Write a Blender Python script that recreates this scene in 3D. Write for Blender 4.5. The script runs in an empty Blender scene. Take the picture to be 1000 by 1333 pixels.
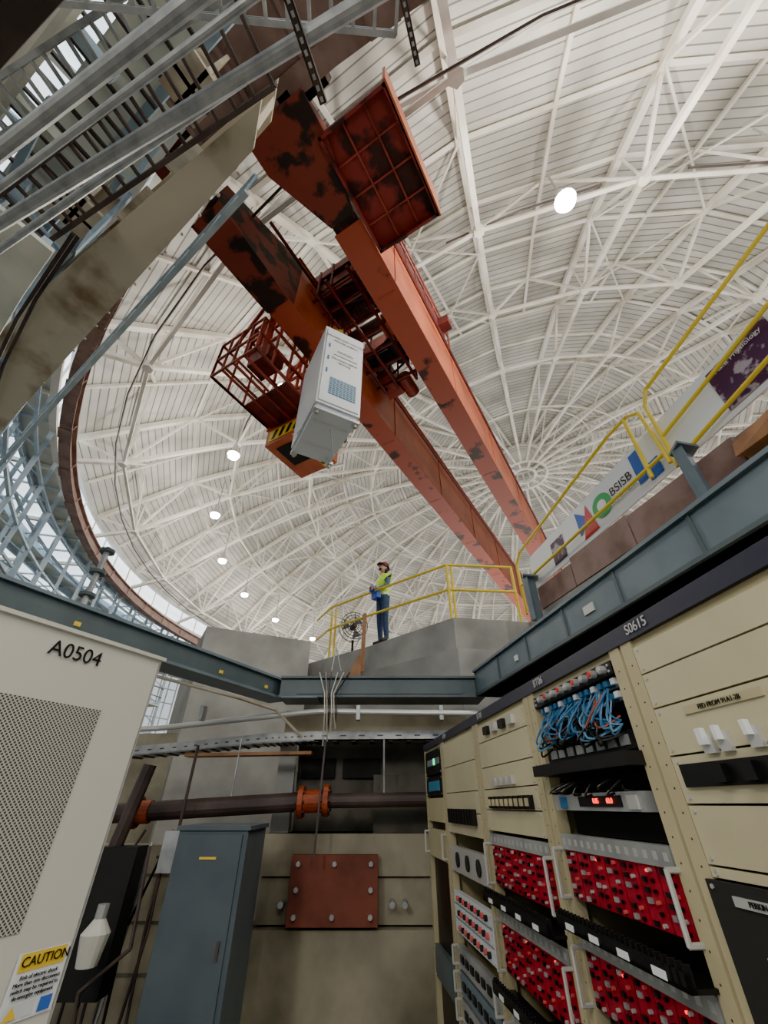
import bpy, math, random, bmesh
from mathutils import Vector, Matrix
random.seed(7)
CAMH=1.65
def V(x,y,z): return Vector((x,y,z+CAMH))
scene=bpy.context.scene
# ---------------------------------------------------------------- materials
def mat(name,col,rough=.6,metal=0,col2=None,scale=4,amt=.5,lo=.4,hi=.65,bump=0,emit=0,ecol=None,detail=6,spec=.4):
    m=bpy.data.materials.new(name);m.use_nodes=True
    nt=m.node_tree;b=nt.nodes['Principled BSDF']
    b.inputs['Base Color'].default_value=(*col,1);b.inputs['Roughness'].default_value=rough;b.inputs['Metallic'].default_value=metal
    b.inputs['Specular IOR Level'].default_value=spec
    if emit:
        b.inputs['Emission Color'].default_value=(*(ecol or col),1);b.inputs['Emission Strength'].default_value=emit
    if col2 is not None or bump:
        tc=nt.nodes.new('ShaderNodeTexCoord');n=nt.nodes.new('ShaderNodeTexNoise')
        n.inputs['Scale'].default_value=scale;n.inputs['Detail'].default_value=detail
        nt.links.new(tc.outputs['Object'],n.inputs['Vector'])
        if col2 is not None:
            r=nt.nodes.new('ShaderNodeValToRGB');r.color_ramp.elements[0].position=lo;r.color_ramp.elements[1].position=hi
            r.color_ramp.elements[0].color=(*col,1);r.color_ramp.elements[1].color=(*col2,1)
            nt.links.new(n.outputs['Fac'],r.inputs['Fac']);nt.links.new(r.outputs['Color'],b.inputs['Base Color'])
        if bump:
            bp=nt.nodes.new('ShaderNodeBump');bp.inputs['Strength'].default_value=bump;bp.inputs['Distance'].default_value=.02
            nt.links.new(n.outputs['Fac'],bp.inputs['Height']);nt.links.new(bp.outputs['Normal'],b.inputs['Normal'])
    return m
M={}
M['truss']=mat('white_truss_paint',(.86,.84,.78),.5,col2=(.64,.59,.50),scale=.8)
M['red']=mat('rust_red_paint',(.32,.065,.035),.45,col2=(.2,.045,.025),scale=1.5,lo=.35,hi=.7)
M['redside']=mat('lit_red_oxide',(.50,.135,.065),.4,col2=(.30,.07,.038),scale=1.2,lo=.4,hi=.75,detail=10)  # lighter red, lamp light on the girder sides painted into the colour
M['redbot']=mat('shaded_girder_underside',(.34,.07,.04),.5,col2=(.05,.02,.015),scale=1.3,lo=.57,hi=.63,detail=10)  # darker red paints in the underside shade; near-black blotches are rust patches
M['rust']=mat('peeling_rust',(.19,.042,.028),.6,col2=(.03,.018,.015),scale=2.4,lo=.47,hi=.54,bump=.3,detail=10)
M['dkred']=mat('dark_red_steel',(.17,.03,.028),.5,col2=(.08,.022,.02),scale=3)
M['midred']=mat('mid_red_steel',(.30,.06,.045),.5,col2=(.17,.04,.03),scale=3)
M['dkrust']=mat('rusted_red_plate',(.21,.035,.03),.55,col2=(.05,.018,.016),scale=2.2,lo=.47,hi=.57,bump=.2,detail=10)
M['ring']=mat('brown_ring_paint',(.25,.16,.135),.55,col2=(.17,.105,.085),scale=2)
M['tan']=mat('tan_beam_paint',(.56,.50,.38),.6,col2=(.24,.17,.11),scale=1.1,lo=.52,hi=.68,bump=.1,detail=9)
M['cream']=mat('cream_panel',(.68,.68,.58),.7,col2=(.50,.50,.43),scale=1.2)
M['ltblue']=mat('light_blue_steel',(.40,.50,.58),.5,col2=(.28,.37,.44),scale=2)
M['slate']=mat('slate_blue_steel',(.095,.125,.135),.42,col2=(.07,.095,.105),scale=2.5)
M['slate2']=mat('pale_slate_steel',(.16,.205,.235),.42,col2=(.12,.16,.19),scale=2.5)
M['slate3']=mat('switchgear_slate',(.085,.108,.125),.4,col2=(.065,.085,.1),scale=2.5)
M['navy']=mat('navy_strip',(.03,.03,.05),.4)
M['conc']=mat('pale_concrete',(.40,.395,.365),.85,col2=(.25,.245,.225),scale=1.6,lo=.35,hi=.7,bump=.3,detail=10)
M['conc2']=mat('stained_concrete',(.42,.375,.27),.85,col2=(.17,.15,.11),scale=1.5,lo=.35,hi=.68,bump=.35,detail=10)
M['concd']=mat('shade_and_joint_concrete',(.14,.13,.11),.85,col2=(.07,.065,.055),scale=2,bump=.3)  # shadow of the wall recess painted as dark colour; also block joints
M['block']=mat('brown_shield_block',(.32,.21,.18),.7,col2=(.19,.115,.09),scale=2.5,bump=.3)
M['floor']=mat('floor_concrete',(.26,.25,.23),.5,col2=(.18,.17,.16),scale=1)
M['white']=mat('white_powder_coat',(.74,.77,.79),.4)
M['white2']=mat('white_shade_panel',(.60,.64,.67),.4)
M['cab']=mat('beige_white_cabinet',(.60,.59,.52),.5)
M['black']=mat('black_plastic',(.012,.012,.013),.4)
M['dark']=mat('dark_interior',(.02,.02,.02),.8)
M['beige']=mat('beige_rack_paint',(.47,.41,.25),.45,col2=(.40,.35,.21),scale=3)
M['beige2']=mat('beige_rack_panel',(.54,.485,.32),.42,col2=(.47,.42,.28),scale=3)
M['yell']=mat('safety_yellow',(.78,.59,.05),.4)
M['galv']=mat('galvanised_steel',(.44,.45,.44),.4,.4,col2=(.29,.30,.30),scale=6)
M['alu']=mat('aluminium',(.55,.55,.53),.35,.4)
M['pcb']=mat('red_module_panel',(.36,.012,.03),.45,col2=(.22,.008,.02),scale=25)
M['orange']=mat('orange_coupling',(.36,.075,.03),.5,col2=(.22,.045,.02),scale=8)
M['pipe']=mat('dark_pipe',(.055,.04,.037),.5,col2=(.09,.065,.058),scale=3)
M['rustplate']=mat('red_primer_plate',(.21,.065,.045),.7,col2=(.13,.045,.032),scale=3,bump=.2)
M['blue']=mat('blue_cable',(.035,.13,.27),.4)
M['blue3']=mat('pale_blue_cable',(.10,.22,.34),.4)
M['bluegr']=mat('blue_grille',(.05,.21,.34),.4)
M['redc']=mat('red_paint',(.55,.03,.03),.4)
M['green']=mat('green_paint',(.05,.40,.12),.5)
M['bluep']=mat('blue_print',(.04,.13,.5),.5)
M['purple']=mat('purple_print',(.07,.025,.07),.5,col2=(.42,.36,.42),scale=9,lo=.52,hi=.62)
M['wood']=mat('wood_plank',(.38,.19,.09),.6,col2=(.25,.12,.06),scale=5)
M['yellowlab']=mat('yellow_label',(.8,.55,.05),.5)
M['led']=mat('red_led',(1,.05,.03),.4,emit=3)
M['leddim']=mat('unlit_red_led',(.6,.1,.1),.3)
M['ledg']=mat('green_led',(.1,.9,.3),.4,emit=2)
M['bulb']=mat('lamp_bulb',(1,.95,.85),.4,emit=60,ecol=(1,.93,.8))
M['tube']=mat('fill_fixture_tube',(1,1,1),.4,emit=12,ecol=(1,.95,.85))  # glowing tubes of the added fill fixtures
M['glass']=mat('daylit_window_glass',(.85,.92,1),.3,emit=2.2,ecol=(.85,.94,1))
M['skin']=mat('skin',(.50,.29,.20),.5)
M['hair']=mat('dark_hair',(.03,.02,.015),.6)
M['denim']=mat('denim',(.03,.055,.11),.8,col2=(.045,.075,.15),scale=20)
M['shirt']=mat('blue_plaid_shirt',(.05,.09,.16),.8,col2=(.13,.18,.25),scale=40)
M['vest']=mat('hi_vis_vest',(.55,.85,.04),.6)
M['silver']=mat('reflective_tape',(.65,.65,.65),.3)
M['helmet']=mat('hard_hat',(.14,.03,.03),.35)
M['boot']=mat('boot_leather',(.03,.022,.018),.5)
M['bluebox']=mat('blue_controller',(.03,.10,.5),.4)
def perf(name,base,hole,sc):
    m=mat(name,base,.5);nt=m.node_tree;b=nt.nodes['Principled BSDF']
    uv=nt.nodes.new('ShaderNodeUVMap');vo=nt.nodes.new('ShaderNodeTexVoronoi');vo.inputs['Scale'].default_value=sc;vo.inputs['Randomness'].default_value=0
    mp=nt.nodes.new('ShaderNodeMapping');mp.inputs['Rotation'].default_value=(0,0,.785)
    nt.links.new(uv.outputs[0],mp.inputs[0]);nt.links.new(mp.outputs[0],vo.inputs['Vector'])
    lt=nt.nodes.new('ShaderNodeMath');lt.operation='LESS_THAN';lt.inputs[1].default_value=.36
    mx=nt.nodes.new('ShaderNodeMix');mx.data_type='RGBA';mx.inputs[6].default_value=(*base,1);mx.inputs[7].default_value=(*hole,1)
    nt.links.new(vo.outputs['Distance'],lt.inputs[0]);nt.links.new(lt.outputs[0],mx.inputs[0]);nt.links.new(mx.outputs[2],b.inputs['Base Color'])
    return m
M['perf']=perf('perforated_cabinet_sheet',(.48,.47,.41),(.05,.05,.042),125)
def deckmat():
    m=mat('dome_deck_planks',(.7,.7,.66),.7);nt=m.node_tree;b=nt.nodes['Principled BSDF'];L=nt.links
    uv=nt.nodes.new('ShaderNodeUVMap');sp=nt.nodes.new('ShaderNodeSeparateXYZ');L.new(uv.outputs[0],sp.inputs[0])
    mu=nt.nodes.new('ShaderNodeMath');mu.operation='MULTIPLY';mu.inputs[1].default_value=3.6
    fr=nt.nodes.new('ShaderNodeMath');fr.operation='FRACT';lt=nt.nodes.new('ShaderNodeMath');lt.operation='LESS_THAN';lt.inputs[1].default_value=.15
    L.new(sp.outputs['Y'],mu.inputs[0]);L.new(mu.outputs[0],fr.inputs[0]);L.new(fr.outputs[0],lt.inputs[0])
    tc=nt.nodes.new('ShaderNodeTexCoord');n=nt.nodes.new('ShaderNodeTexNoise');n.inputs['Scale'].default_value=.5;n.inputs['Detail'].default_value=9
    L.new(tc.outputs['Object'],n.inputs['Vector'])
    r=nt.nodes.new('ShaderNodeValToRGB');r.color_ramp.elements[0].position=.38;r.color_ramp.elements[1].position=.68
    r.color_ramp.elements[0].color=(.66,.655,.61,1);r.color_ramp.elements[1].color=(.43,.42,.38,1)
    L.new(n.outputs['Fac'],r.inputs['Fac'])
    fl=nt.nodes.new('ShaderNodeMath');fl.operation='FLOOR';L.new(mu.outputs[0],fl.inputs[0])
    wn=nt.nodes.new('ShaderNodeTexWhiteNoise');wn.noise_dimensions='1D';L.new(fl.outputs[0],wn.inputs['W'])
    mr=nt.nodes.new('ShaderNodeMapRange');mr.inputs[3].default_value=.84;mr.inputs[4].default_value=1.06;L.new(wn.outputs['Value'],mr.inputs[0])
    ml=nt.nodes.new('ShaderNodeMix');ml.data_type='RGBA';ml.blend_type='MULTIPLY';ml.inputs[0].default_value=1
    L.new(r.outputs['Color'],ml.inputs[6]);L.new(mr.outputs[0],ml.inputs[7])
    mx=nt.nodes.new('ShaderNodeMix');mx.data_type='RGBA';mx.inputs[7].default_value=(.21,.205,.185,1)
    L.new(lt.outputs[0],mx.inputs[0]);L.new(ml.outputs[2],mx.inputs[6]);L.new(mx.outputs[2],b.inputs['Base Color'])
    return m
M['deck']=deckmat()
# ---------------------------------------------------------------- mesh builder
class MB:
    def __init__(s): s.v=[];s.f=[];s.m=[];s.mats=[];s.uv={}
    def mi(s,k):
        if k not in s.mats: s.mats.append(k)
        return s.mats.index(k)
    def poly(s,pts,k,uv=None):
        i=len(s.v);s.v+=[Vector(p) for p in pts];s.f.append(list(range(i,i+len(pts))));s.m.append(s.mi(k))
        if uv: s.uv[len(s.f)-1]=uv
    def prism(s,a,b,k,kb=None,kt=None):
        n=len(a);i=len(s.v);s.v+=[Vector(p) for p in a]+[Vector(p) for p in b];mk=s.mi(k)
        s.f.append([i+j for j in range(n)][::-1]);s.m.append(s.mi(kb or k))
        s.f.append([i+n+j for j in range(n)]);s.m.append(s.mi(kt or k))
        for j in range(n):
            s.f.append([i+j,i+(j+1)%n,i+n+(j+1)%n,i+n+j]);s.m.append(mk)
    def ob(s,o,ax,ay,az,k):
        o=Vector(o);ax=Vector(ax);ay=Vector(ay);az=Vector(az)
        s.prism([o,o+ax,o+ax+ay,o+ay],[o+az,o+ax+az,o+ax+ay+az,o+ay+az],k)
    def box(s,x0,x1,y0,y1,z0,z1,k):
        s.ob(V(x0,y0,z0),(x1-x0,0,0),(0,y1-y0,0),(0,0,z1-z0),k)
    def tube(s,p,q,r,k,n=6,r2=None):
        p=Vector(p);q=Vector(q);d=(q-p)
        if d.length<1e-5:return
        d.normalize();u=d.orthogonal().normalized() if abs(d.z)>.99 else d.cross(Vector((0,0,1))).normalized()
        w=d.cross(u);r2=r if r2 is None else r2
        ph=math.pi/n
        a=[p+(u*math.cos(ph+2*math.pi*j/n)+w*math.sin(ph+2*math.pi*j/n))*r for j in range(n)]
        b=[q+(u*math.cos(ph+2*math.pi*j/n)+w*math.sin(ph+2*math.pi*j/n))*r2 for j in range(n)]
        s.prism(a,b,k)
    def path(s,pts,r,k,n=8):
        for a,b in zip(pts[:-1],pts[1:]):
            d=(Vector(b)-Vector(a)).normalized()*r*.3
            s.tube(Vector(a)-d,Vector(b)+d,r,k,n)
    def build(s,name,parent=None,smooth=False):
        me=bpy.data.meshes.new(name);me.from_pydata([tuple(v) for v in s.v],[],s.f)
        for k in s.mats: me.materials.append(M[k])
        me.polygons.foreach_set('material_index',s.m)
        if s.uv:
            ul=me.uv_layers.new(name='UVMap')
            for fi,uvs in s.uv.items():
                for li,c in zip(me.polygons[fi].loop_indices,uvs): ul.data[li].uv=c
        me.update()
        if smooth:
            for p in me.polygons:p.use_smooth=True
        o=bpy.data.objects.new(name,me);scene.collection.objects.link(o)
        if parent:o.parent=parent
        return o
def empty(name,loc=(0,0,0)):
    o=bpy.data.objects.new(name,None);scene.collection.objects.link(o);return o
def text(s,o,right,up,size,k,parent,name='label_text',align='CENTER'):
    cu=bpy.data.curves.new(name,'FONT');cu.body=s;cu.size=size;cu.align_x=align;cu.align_y='CENTER';cu.extrude=.0008;cu.materials.append(M[k])
    ob=bpy.data.objects.new(name,cu);scene.collection.objects.link(ob)
    r=Vector(right).normalized();u=Vector(up).normalized();n=r.cross(u).normalized();u=n.cross(r)
    ob.matrix_world=Matrix(((r.x,u.x,n.x,o[0]),(r.y,u.y,n.y,o[1]),(r.z,u.z,n.z,o[2]),(0,0,0,1)))
    if parent: ob.parent=parent
    return ob
Z=Vector((0,0,1))
# ---------------------------------------------------------------- camera
cd=bpy.data.cameras.new('camera');cam=bpy.data.objects.new('camera',cd);scene.collection.objects.link(cam)
cam.location=(0,0,CAMH);cam.rotation_euler=(math.radians(90+35.7),0,0)
cd.sensor_fit='VERTICAL';cd.sensor_height=36;cd.lens=530/1333*36;cd.clip_start=.05;cd.clip_end=500
scene.camera=cam
# ---------------------------------------------------------------- dome
CX,CY,RR,H=10.08,22.27,23.8,9.0
def pol(r,a,z): return V(CX+r*math.cos(a),CY+r*math.sin(a),z)
RS=35.;ZC=21.0-35
def zs(r): return ZC+math.sqrt(RS*RS-r*r)
NA=28
A=[2*math.pi*i/NA+.05 for i in range(NA)]
cc=math.cos(math.pi/NA)
mb=MB();rads=[0.9]+[x*1.0 for x in range(2,25,2)]+[24.6]
arc=0;prev=None;vv=[]
for r in rads:
    if prev is not None: arc+=math.hypot(r-prev,zs(r)-zs(prev))
    vv.append(arc);prev=r
for i in range(NA):
    a0=A[i];a1=A[(i+1)%NA]
    for j in range(len(rads)-1):
        r0,r1=rads[j],rads[j+1]
        mb.poly([pol(r0,a0,zs(r0)),pol(r1,a0,zs(r1)),pol(r1,a1,zs(r1)),pol(r0,a1,zs(r0))],'deck',[(0,vv[j]),(0,vv[j+1]),(1,vv[j+1]),(1,vv[j])])
mb.poly([pol(.9,a,zs(.9)) for a in A],'deck',[(0,.1)]*NA)
mb.build('ceiling')
mb=MB()
ro=[1.6,5,9,13,17,21,24.4];ri=[1.6,3.3,7,11,15,19,22.7]
zi=lambda r:zs(r)-(1.7+.02*r)
for i in range(NA):
    a=A[i];an=a+2*math.pi/NA;am=a+math.pi/NA
    for j in range(len(ro)-1):
        mb.tube(pol(ro[j],a,zs(ro[j])-.14),pol(ro[j+1],a,zs(ro[j+1])-.14),.14 if j>1 else .1,'truss',4)
    for j in range(len(ri)-1):
        mb.tube(pol(ri[j],a,zi(ri[j])),pol(ri[j+1],a,zi(ri[j+1])),.10,'truss',4)
    mb.tube(pol(22.7,a,zi(22.7)),pol(24.3,a,9.9),.1,'truss',4)
    for j in range(1,len(ri)):
        p=pol(ri[j],a,zi(ri[j]));qm=(ro[j-1]+ro[j])/2
        for q in (ro[j-1],ro[j]): mb.tube(p,pol(q,a,zs(q)-.1),.065 if j>2 else .045,'truss',4)
        if j>3: mb.tube(p,pol(qm,a,zs(qm)-.1),.045,'truss',4)
        if j>3:
            mb.tube(p,pol(qm*cc,am,zs(qm)-.1),.055,'truss',4)
            mb.tube(pol(ri[j],an,zi(ri[j])),pol(qm*cc,am,zs(qm)-.1),.055,'truss',4)
        if j>2: mb.tube(p-Z*.12,p+Z*.12,.16,'truss',6)
    for r in ri[2:]:
        mb.tube(pol(r,a,zi(r)),pol(r,an,zi(r)),.07 if r>9 else .05,'truss',4)
    for r in [5,9,11,13,15,17,19,21,23]:
        mb.tube(pol(r,a,zs(r)-.1),pol(r,an,zs(r)-.1),.08,'truss',4)
    for r0,r1 in [(13,17),(17,21),(21,24.4)]:
        mb.tube(pol(r0*cc,am,zs(r0)-.1),pol(r1*cc,am,zs(r1)-.1),.07,'truss',4)
    if i%2==0:
        for r0,r1 in [(13,17),(17,21)]:
            mb.tube(pol(r0,a,zs(r0)-.25),pol(r1,an,zs(r1)-.25),.04,'truss',4);mb.tube(pol(r1,a,zs(r1)-.25),pol(r0,an,zs(r0)-.25),.04,'truss',4)
for rr_,zz in ((1.6,zi(1.6)),(1.6,zs(1.6)-.15),(.8,zi(1.6))):
    for i in range(48):
        a0=2*math.pi*i/48;a1=2*math.pi*(i+1)/48
        mb.tube(pol(rr_,a0,zz),pol(rr_,a1,zz),.13,'truss',4)
for i in range(12):
    a=i*math.pi/6;mb.tube(pol(.8,a,zi(1.6)),pol(1.6,a,zi(1.6)),.08,'truss',4)
for r,z0 in ((22.9,10.2),(19.0,zi(19)+.2)):
    for i in range(NA*2):
        a0=math.pi*i/NA;a1=math.pi*(i+1)/NA
        if i%3==1 and r<20: continue
        mb.tube(pol(r,a0,z0),pol(r,a1,z0),.03,'pipe',5)
mb.build('dome_truss_framework')
LA=[187,200.5,214,226,239,252.4,265.6,279,173.5,160,146,120,90,60,30,0,330,305]
def hibay(p,top,en):
    e=empty('high_bay_lamp');e.location=p
    mb=MB();mb.tube((0,0,.25),(0,0,top),.025,'galv',6);mb.tube((0,0,.02),(0,0,.3),.24,'alu',16,.09);mb.tube((0,0,.3),(0,0,.5),.1,'alu',12)
    mb.build('lamp_housing',e)
    mb=MB();mb.tube((0,0,-.1),(0,0,.02),.19,'bulb',16,.22);mb.build('lamp_bulb',e)
    l=bpy.data.lights.new('lamp_light','POINT');l.energy=en;l.shadow_soft_size=.25;l.color=(1,.93,.82)
    lo=bpy.data.objects.new('lamp_light',l);scene.collection.objects.link(lo);lo.parent=e;lo.location=(0,0,-.45)
for k,deg in enumerate(LA):
    a=math.radians(deg);r=19.85 if deg in (252.4,265.6) else 19.2
    hibay(pol(r,a,11),zi(r)-11-.02,1000 if deg in (252.4,265.6) else 420)
# ring girder
NS=120
def arcprism(mb,r0,r1,z0,z1,k,a0=0,a1=2*math.pi,n=NS):
    for i in range(n):
        b0=a0+(a1-a0)*i/n;b1=a0+(a1-a0)*(i+1)/n
        mb.prism([pol(r0,b0,z0),pol(r1,b0,z0),pol(r1,b1,z0),pol(r0,b1,z0)],[pol(r0,b0,z1),pol(r1,b0,z1),pol(r1,b1,z1),pol(r0,b1,z1)],k)
mb=MB()
arcprism(mb,23.80,24.12,9.0,9.04,'ring');arcprism(mb,23.92,24.0,9.04,9.45,'ring');arcprism(mb,23.80,24.12,9.45,9.5,'ring');arcprism(mb,23.92,24.0,9.5,9.6,'galv')
for i in range(900):
    a=2*math.pi*i/900
    dd=math.degrees(a)%360
    if not 150<dd<300: continue
    for r in (23.85,24.07):
        mb.tube(pol(r,a,8.97),pol(r,a,9.0),.018,'ring',5)
for i in range(72):
    a=2*math.pi*i/72
    mb.tube(pol(23.91,a,9.05),pol(23.82,a,9.45),.025,'ring',4)
    mb.prism([pol(23.78,a-.01,8.98),pol(24.14,a-.01,8.98),pol(24.14,a+.01,8.98),pol(23.78,a+.01,8.98)],[pol(23.78,a-.01,9.0),pol(24.14,a-.01,9.0),pol(24.14,a+.01,9.0),pol(23.78,a+.01,9.0)],'ring')
arcprism(mb,24.12,25.0,9.06,9.12,'ring',math.radians(237),math.radians(275),20)
for i in range(16):
    a=math.radians(237+2.5*i);mb.prism([pol(24.12,a,8.98),pol(25,a,8.98),pol(25,a+.003,8.98),pol(24.12,a+.003,8.98)],[pol(24.12,a,9.06),pol(25,a,9.06),pol(25,a+.003,9.06),pol(24.12,a+.003,9.06)],'ring')
    for q in range(7): mb.tube(pol(24.25+.1*q,a+.006,9.03),pol(24.25+.1*q,a+.006,9.06),.018,'ring',5)
mb.build('crane_ring_girder')
mb=MB()
arcprism(mb,24.62,24.66,10.0,zs(24.6),'glass')
arcprism(mb,24.5,24.7,9.85,10.0,'truss')
for i in range(96):
    a=2*math.pi*i/96;mb.tube(pol(24.55,a,9.9),pol(24.55,a,zs(24.6)),.045,'truss',4)
mb.build('window_1')
mb=MB()
for r0,r1,k in ((24.7,25.6,'cream'),(25.6,27.0,'glass'),(27.0,28.3,'cream'),(28.3,29.6,'glass'),(29.6,36,'cream')):
    arcprism(mb,r0,r1,10.0,10.1,k,n=60)
for i in range(120):
    a=2*math.pi*i/120
    mb.tube(pol(24.7,a,9.85),pol(36,a,9.85),.1 if i%3==0 else .05,'cream' if i%3==0 else 'ltblue',4)
for r in (25.5,27,28.2,29.7): arcprism(mb,r,r+.12,9.7,9.98,'ltblue',n=60)
mb.build('ceiling_annex')
mb=MB()
for deg in range(168,236,4):
    a=math.radians(deg);b=math.radians(deg+4)
    for r in (24.6,25.5):
        mb.tube(pol(r,a,-1.65),pol(r,a,9.8),.09,'ltblue',4)
    for z in range(-1,10,1):
        mb.tube(pol(24.6,a,z),pol(25.5,a,z+.6),.03,'ltblue',4)
    for z in (2.5,5.0,7.2,8.8):
        mb.tube(pol(24.6,a,z),pol(24.6,b,z),.06,'ltblue',4);mb.tube(pol(25.5,a,z),pol(25.5,b,z),.06,'ltblue',4)
    mb.tube(pol(25.5,a,5),pol(25.5,b,7.2),.035,'ltblue',4);mb.tube(pol(25.5,b,5),pol(25.5,a,7.2),.035,'ltblue',4)
    arcprism(mb,24.5,25.6,4.9,4.96,'cream',a,b,2)
    mb.tube(pol(24.5,a,5.9),pol(24.5,b,5.9),.03,'pipe',4);mb.tube(pol(24.5,a,5.4),pol(24.5,b,5.4),.03,'pipe',4)
mb.build('steel_lattice_frame')
mb=MB();arcprism(mb,33,33.3,-1.65,3.5,'cream',math.radians(150),math.radians(235),40);arcprism(mb,33,33.3,9.3,10,'cream',math.radians(150),math.radians(235),40)
mb.build('wall_left')
mb=MB()
for i in range(60):
    a=math.radians(150+85*i/60);mb.tube(pol(33.1,a,3.5),pol(33.1,a,9.3),.06,'cream',4)
for z in (4.7,5.9,7.1,8.2): arcprism(mb,33.05,33.15,z,z+.07,'cream',math.radians(150),math.radians(235),40)
mb.build('window_2')
mb=MB();mb.box(-30,40,-20,60,-1.85,-1.65,'floor');mb.build('floor')
# ---------------------------------------------------------------- crane
tx=Vector((.512,.859,0));nx=Vector((.859,-.512,0))
def T(t,n,z): return tx*t+nx*n+Vector((0,0,z+CAMH))
crane=empty('overhead_crane')
TE=46.0
def girder(n0,t0,flare,name):
    mb=MB();w=.52;h=2.0
    for si,(a,b) in enumerate([(t0,t0+2.2),(t0+2.2,TE)]):
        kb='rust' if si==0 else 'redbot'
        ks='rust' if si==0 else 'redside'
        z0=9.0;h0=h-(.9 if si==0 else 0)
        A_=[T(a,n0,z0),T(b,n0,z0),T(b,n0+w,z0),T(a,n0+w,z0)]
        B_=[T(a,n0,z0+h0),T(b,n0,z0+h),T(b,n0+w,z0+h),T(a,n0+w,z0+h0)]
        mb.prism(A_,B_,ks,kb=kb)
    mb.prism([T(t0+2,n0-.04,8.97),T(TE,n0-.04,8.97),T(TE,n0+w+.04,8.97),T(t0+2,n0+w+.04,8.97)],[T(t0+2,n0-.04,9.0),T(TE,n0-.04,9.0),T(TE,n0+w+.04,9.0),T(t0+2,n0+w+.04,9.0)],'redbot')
    mb.prism([T(t0+2,n0-.06,10.97),T(TE,n0-.06,10.97),T(TE,n0+w+.06,10.97),T(t0+2,n0+w+.06,10.97)],[T(t0+2,n0-.06,11.0),T(TE,n0-.06,11.0),T(TE,n0+w+.06,11.0),T(t0+2,n0+w+.06,11.0)],'redside')
    for t in [t0+3.4*i for i in range(1,13)]:
        mb.ob(T(t,n0+w,9.0),tx*.025,nx*.02,Z*1.97,'redside')
        for s_ in range(6): mb.tube(T(t+.08,n0+.08+.07*s_,8.95),T(t+.08,n0+.08+.07*s_,8.97),.015,'redbot',5)
    mb.tube(T(t0+1,n0+w+.1,10.6),T(TE,n0+w+.1,10.6),.04,'dkred',6)
    if flare:
        mb.prism([T(.35,-2.95,8.93),T(.45,-1.75,8.93),T(1.1,-1.75,8.93),T(2.2,n0+w,8.93),T(2.2,n0,8.93),T(1.0,-2.95,8.93)],[T(.35,-2.95,9.0),T(.45,-1.75,9.0),T(1.1,-1.75,9.0),T(2.2,n0+w,9.0),T(2.2,n0,9.0),T(1.0,-2.95,9.0)],'rust')
    else:
        mb.prism([T(t0,n0-.1,8.93),T(t0+2,n0-.05,8.93),T(t0+2,n0+w+.05,8.93),T(t0,n0+w+.15,8.93)],[T(t0,n0-.1,8.96),T(t0+2,n0-.05,8.96),T(t0+2,n0+w+.05,8.96),T(t0,n0+w+.15,8.96)],'rust')
    mb.build(name,crane)
girder(-4.66,.8,False,'bridge_girder_1');girder(-2.48,.35,True,'bridge_girder_2')
mb=MB()
for n in (-4.4,-2.2):
    mb.ob(T(-.3,n-.7,9.9),tx*1.0,nx*1.4,Z*.6,'rust')
    for q in (-.45,.45): mb.tube(T(.1,n+q,10.0),T(.3,n+q,10.0),.3,'dark',16)
mb.build('end_truck',crane)
mb=MB()
mb.ob(T(1.03,-1.88,9.02),tx*2.0,nx*1.27,Z*.04,'dkrust')
for (o,a,b) in [(T(1.03,-1.88,8.86),tx*2.0,nx*.05),(T(1.03,-.66,8.86),tx*2.0,nx*.05),(T(1.03,-1.88,8.86),tx*.05,nx*1.27),(T(2.98,-1.88,8.86),tx*.05,nx*1.27)]:
    mb.ob(o,a,b,Z*.16,'dkrust')
mb.ob(T(1.0,-.63,8.86),tx*2.05,nx*.05,Z*1.0,'redside');mb.ob(T(2.98,-1.88,8.9),tx*.05,nx*1.27,Z*.9,'redside')
for i in range(1,3): mb.ob(T(1.03,-1.88+1.27*i/3,8.98),tx*2.0,nx*.03,Z*.05,'midred')
for i in range(1,4): mb.ob(T(1.03+2.0*i/4,-1.88,8.99),tx*.03,nx*1.27,Z*.04,'midred')
mb.build('service_platform',crane)
mb=MB()
for t in (3.5,6.2): mb.ob(T(t,-4.9,11.05),tx*.3,nx*3.3,Z*.35,'dkred')
for n in (-4.7,-2.2): mb.ob(T(3.3,n,11.0),tx*3.4,nx*.3,Z*.4,'dkred')
mb.ob(T(3.6,-4.05,10.6),tx*.5,nx*1.5,Z*.4,'dkred');mb.ob(T(5.6,-4.0,10.4),tx*.35,nx*1.4,Z*.6,'dkred')
mb.tube(T(4.4,-4.1,10.7),T(4.4,-2.5,10.7),.32,'pipe',18)
for i in range(12): mb.tube(T(4.4,-4.0+i*.12,10.7),T(4.4,-3.97+i*.12,10.7),.35,'dkred',18)
mb.tube(T(5.1,-4.1,10.6),T(5.1,-2.5,10.6),.2,'pipe',14);mb.tube(T(5.9,-3.9,10.3),T(5.9,-3.2,10.3),.24,'black',14)
mb.tube(T(5.4,-3.0,10.2),T(6.1,-3.0,10.2),.22,'black',14);mb.ob(T(4.8,-3.0,9.9),tx*.4,nx*.4,Z*.5,'red')
for t in (3.5,3.9,4.5,4.9,5.4,5.9,6.5): mb.tube(T(t,-4.1,10.0),T(t,-2.5,10.0),.05,'dkred',6)
for n in (-3.9,-3.5,-2.9): mb.tube(T(3.2,n,9.9),T(6.7,n,9.9),.045,'dkred',6)
for t in (3.4,4.3,5.2,6.2,6.7):
    for n in (-3.9,-3.5,-2.9): mb.tube(T(t,n,9.9),T(t,n,11.1),.035,'dkred',5)
for i in range(7):
    mb.tube(T(3.5+i*.5,-3.8+.1*(i%3),10.2+.1*(i%2)),T(3.9+i*.4,-2.8,10.5),.035,['black','pipe','midred'][i%3],6)
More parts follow.
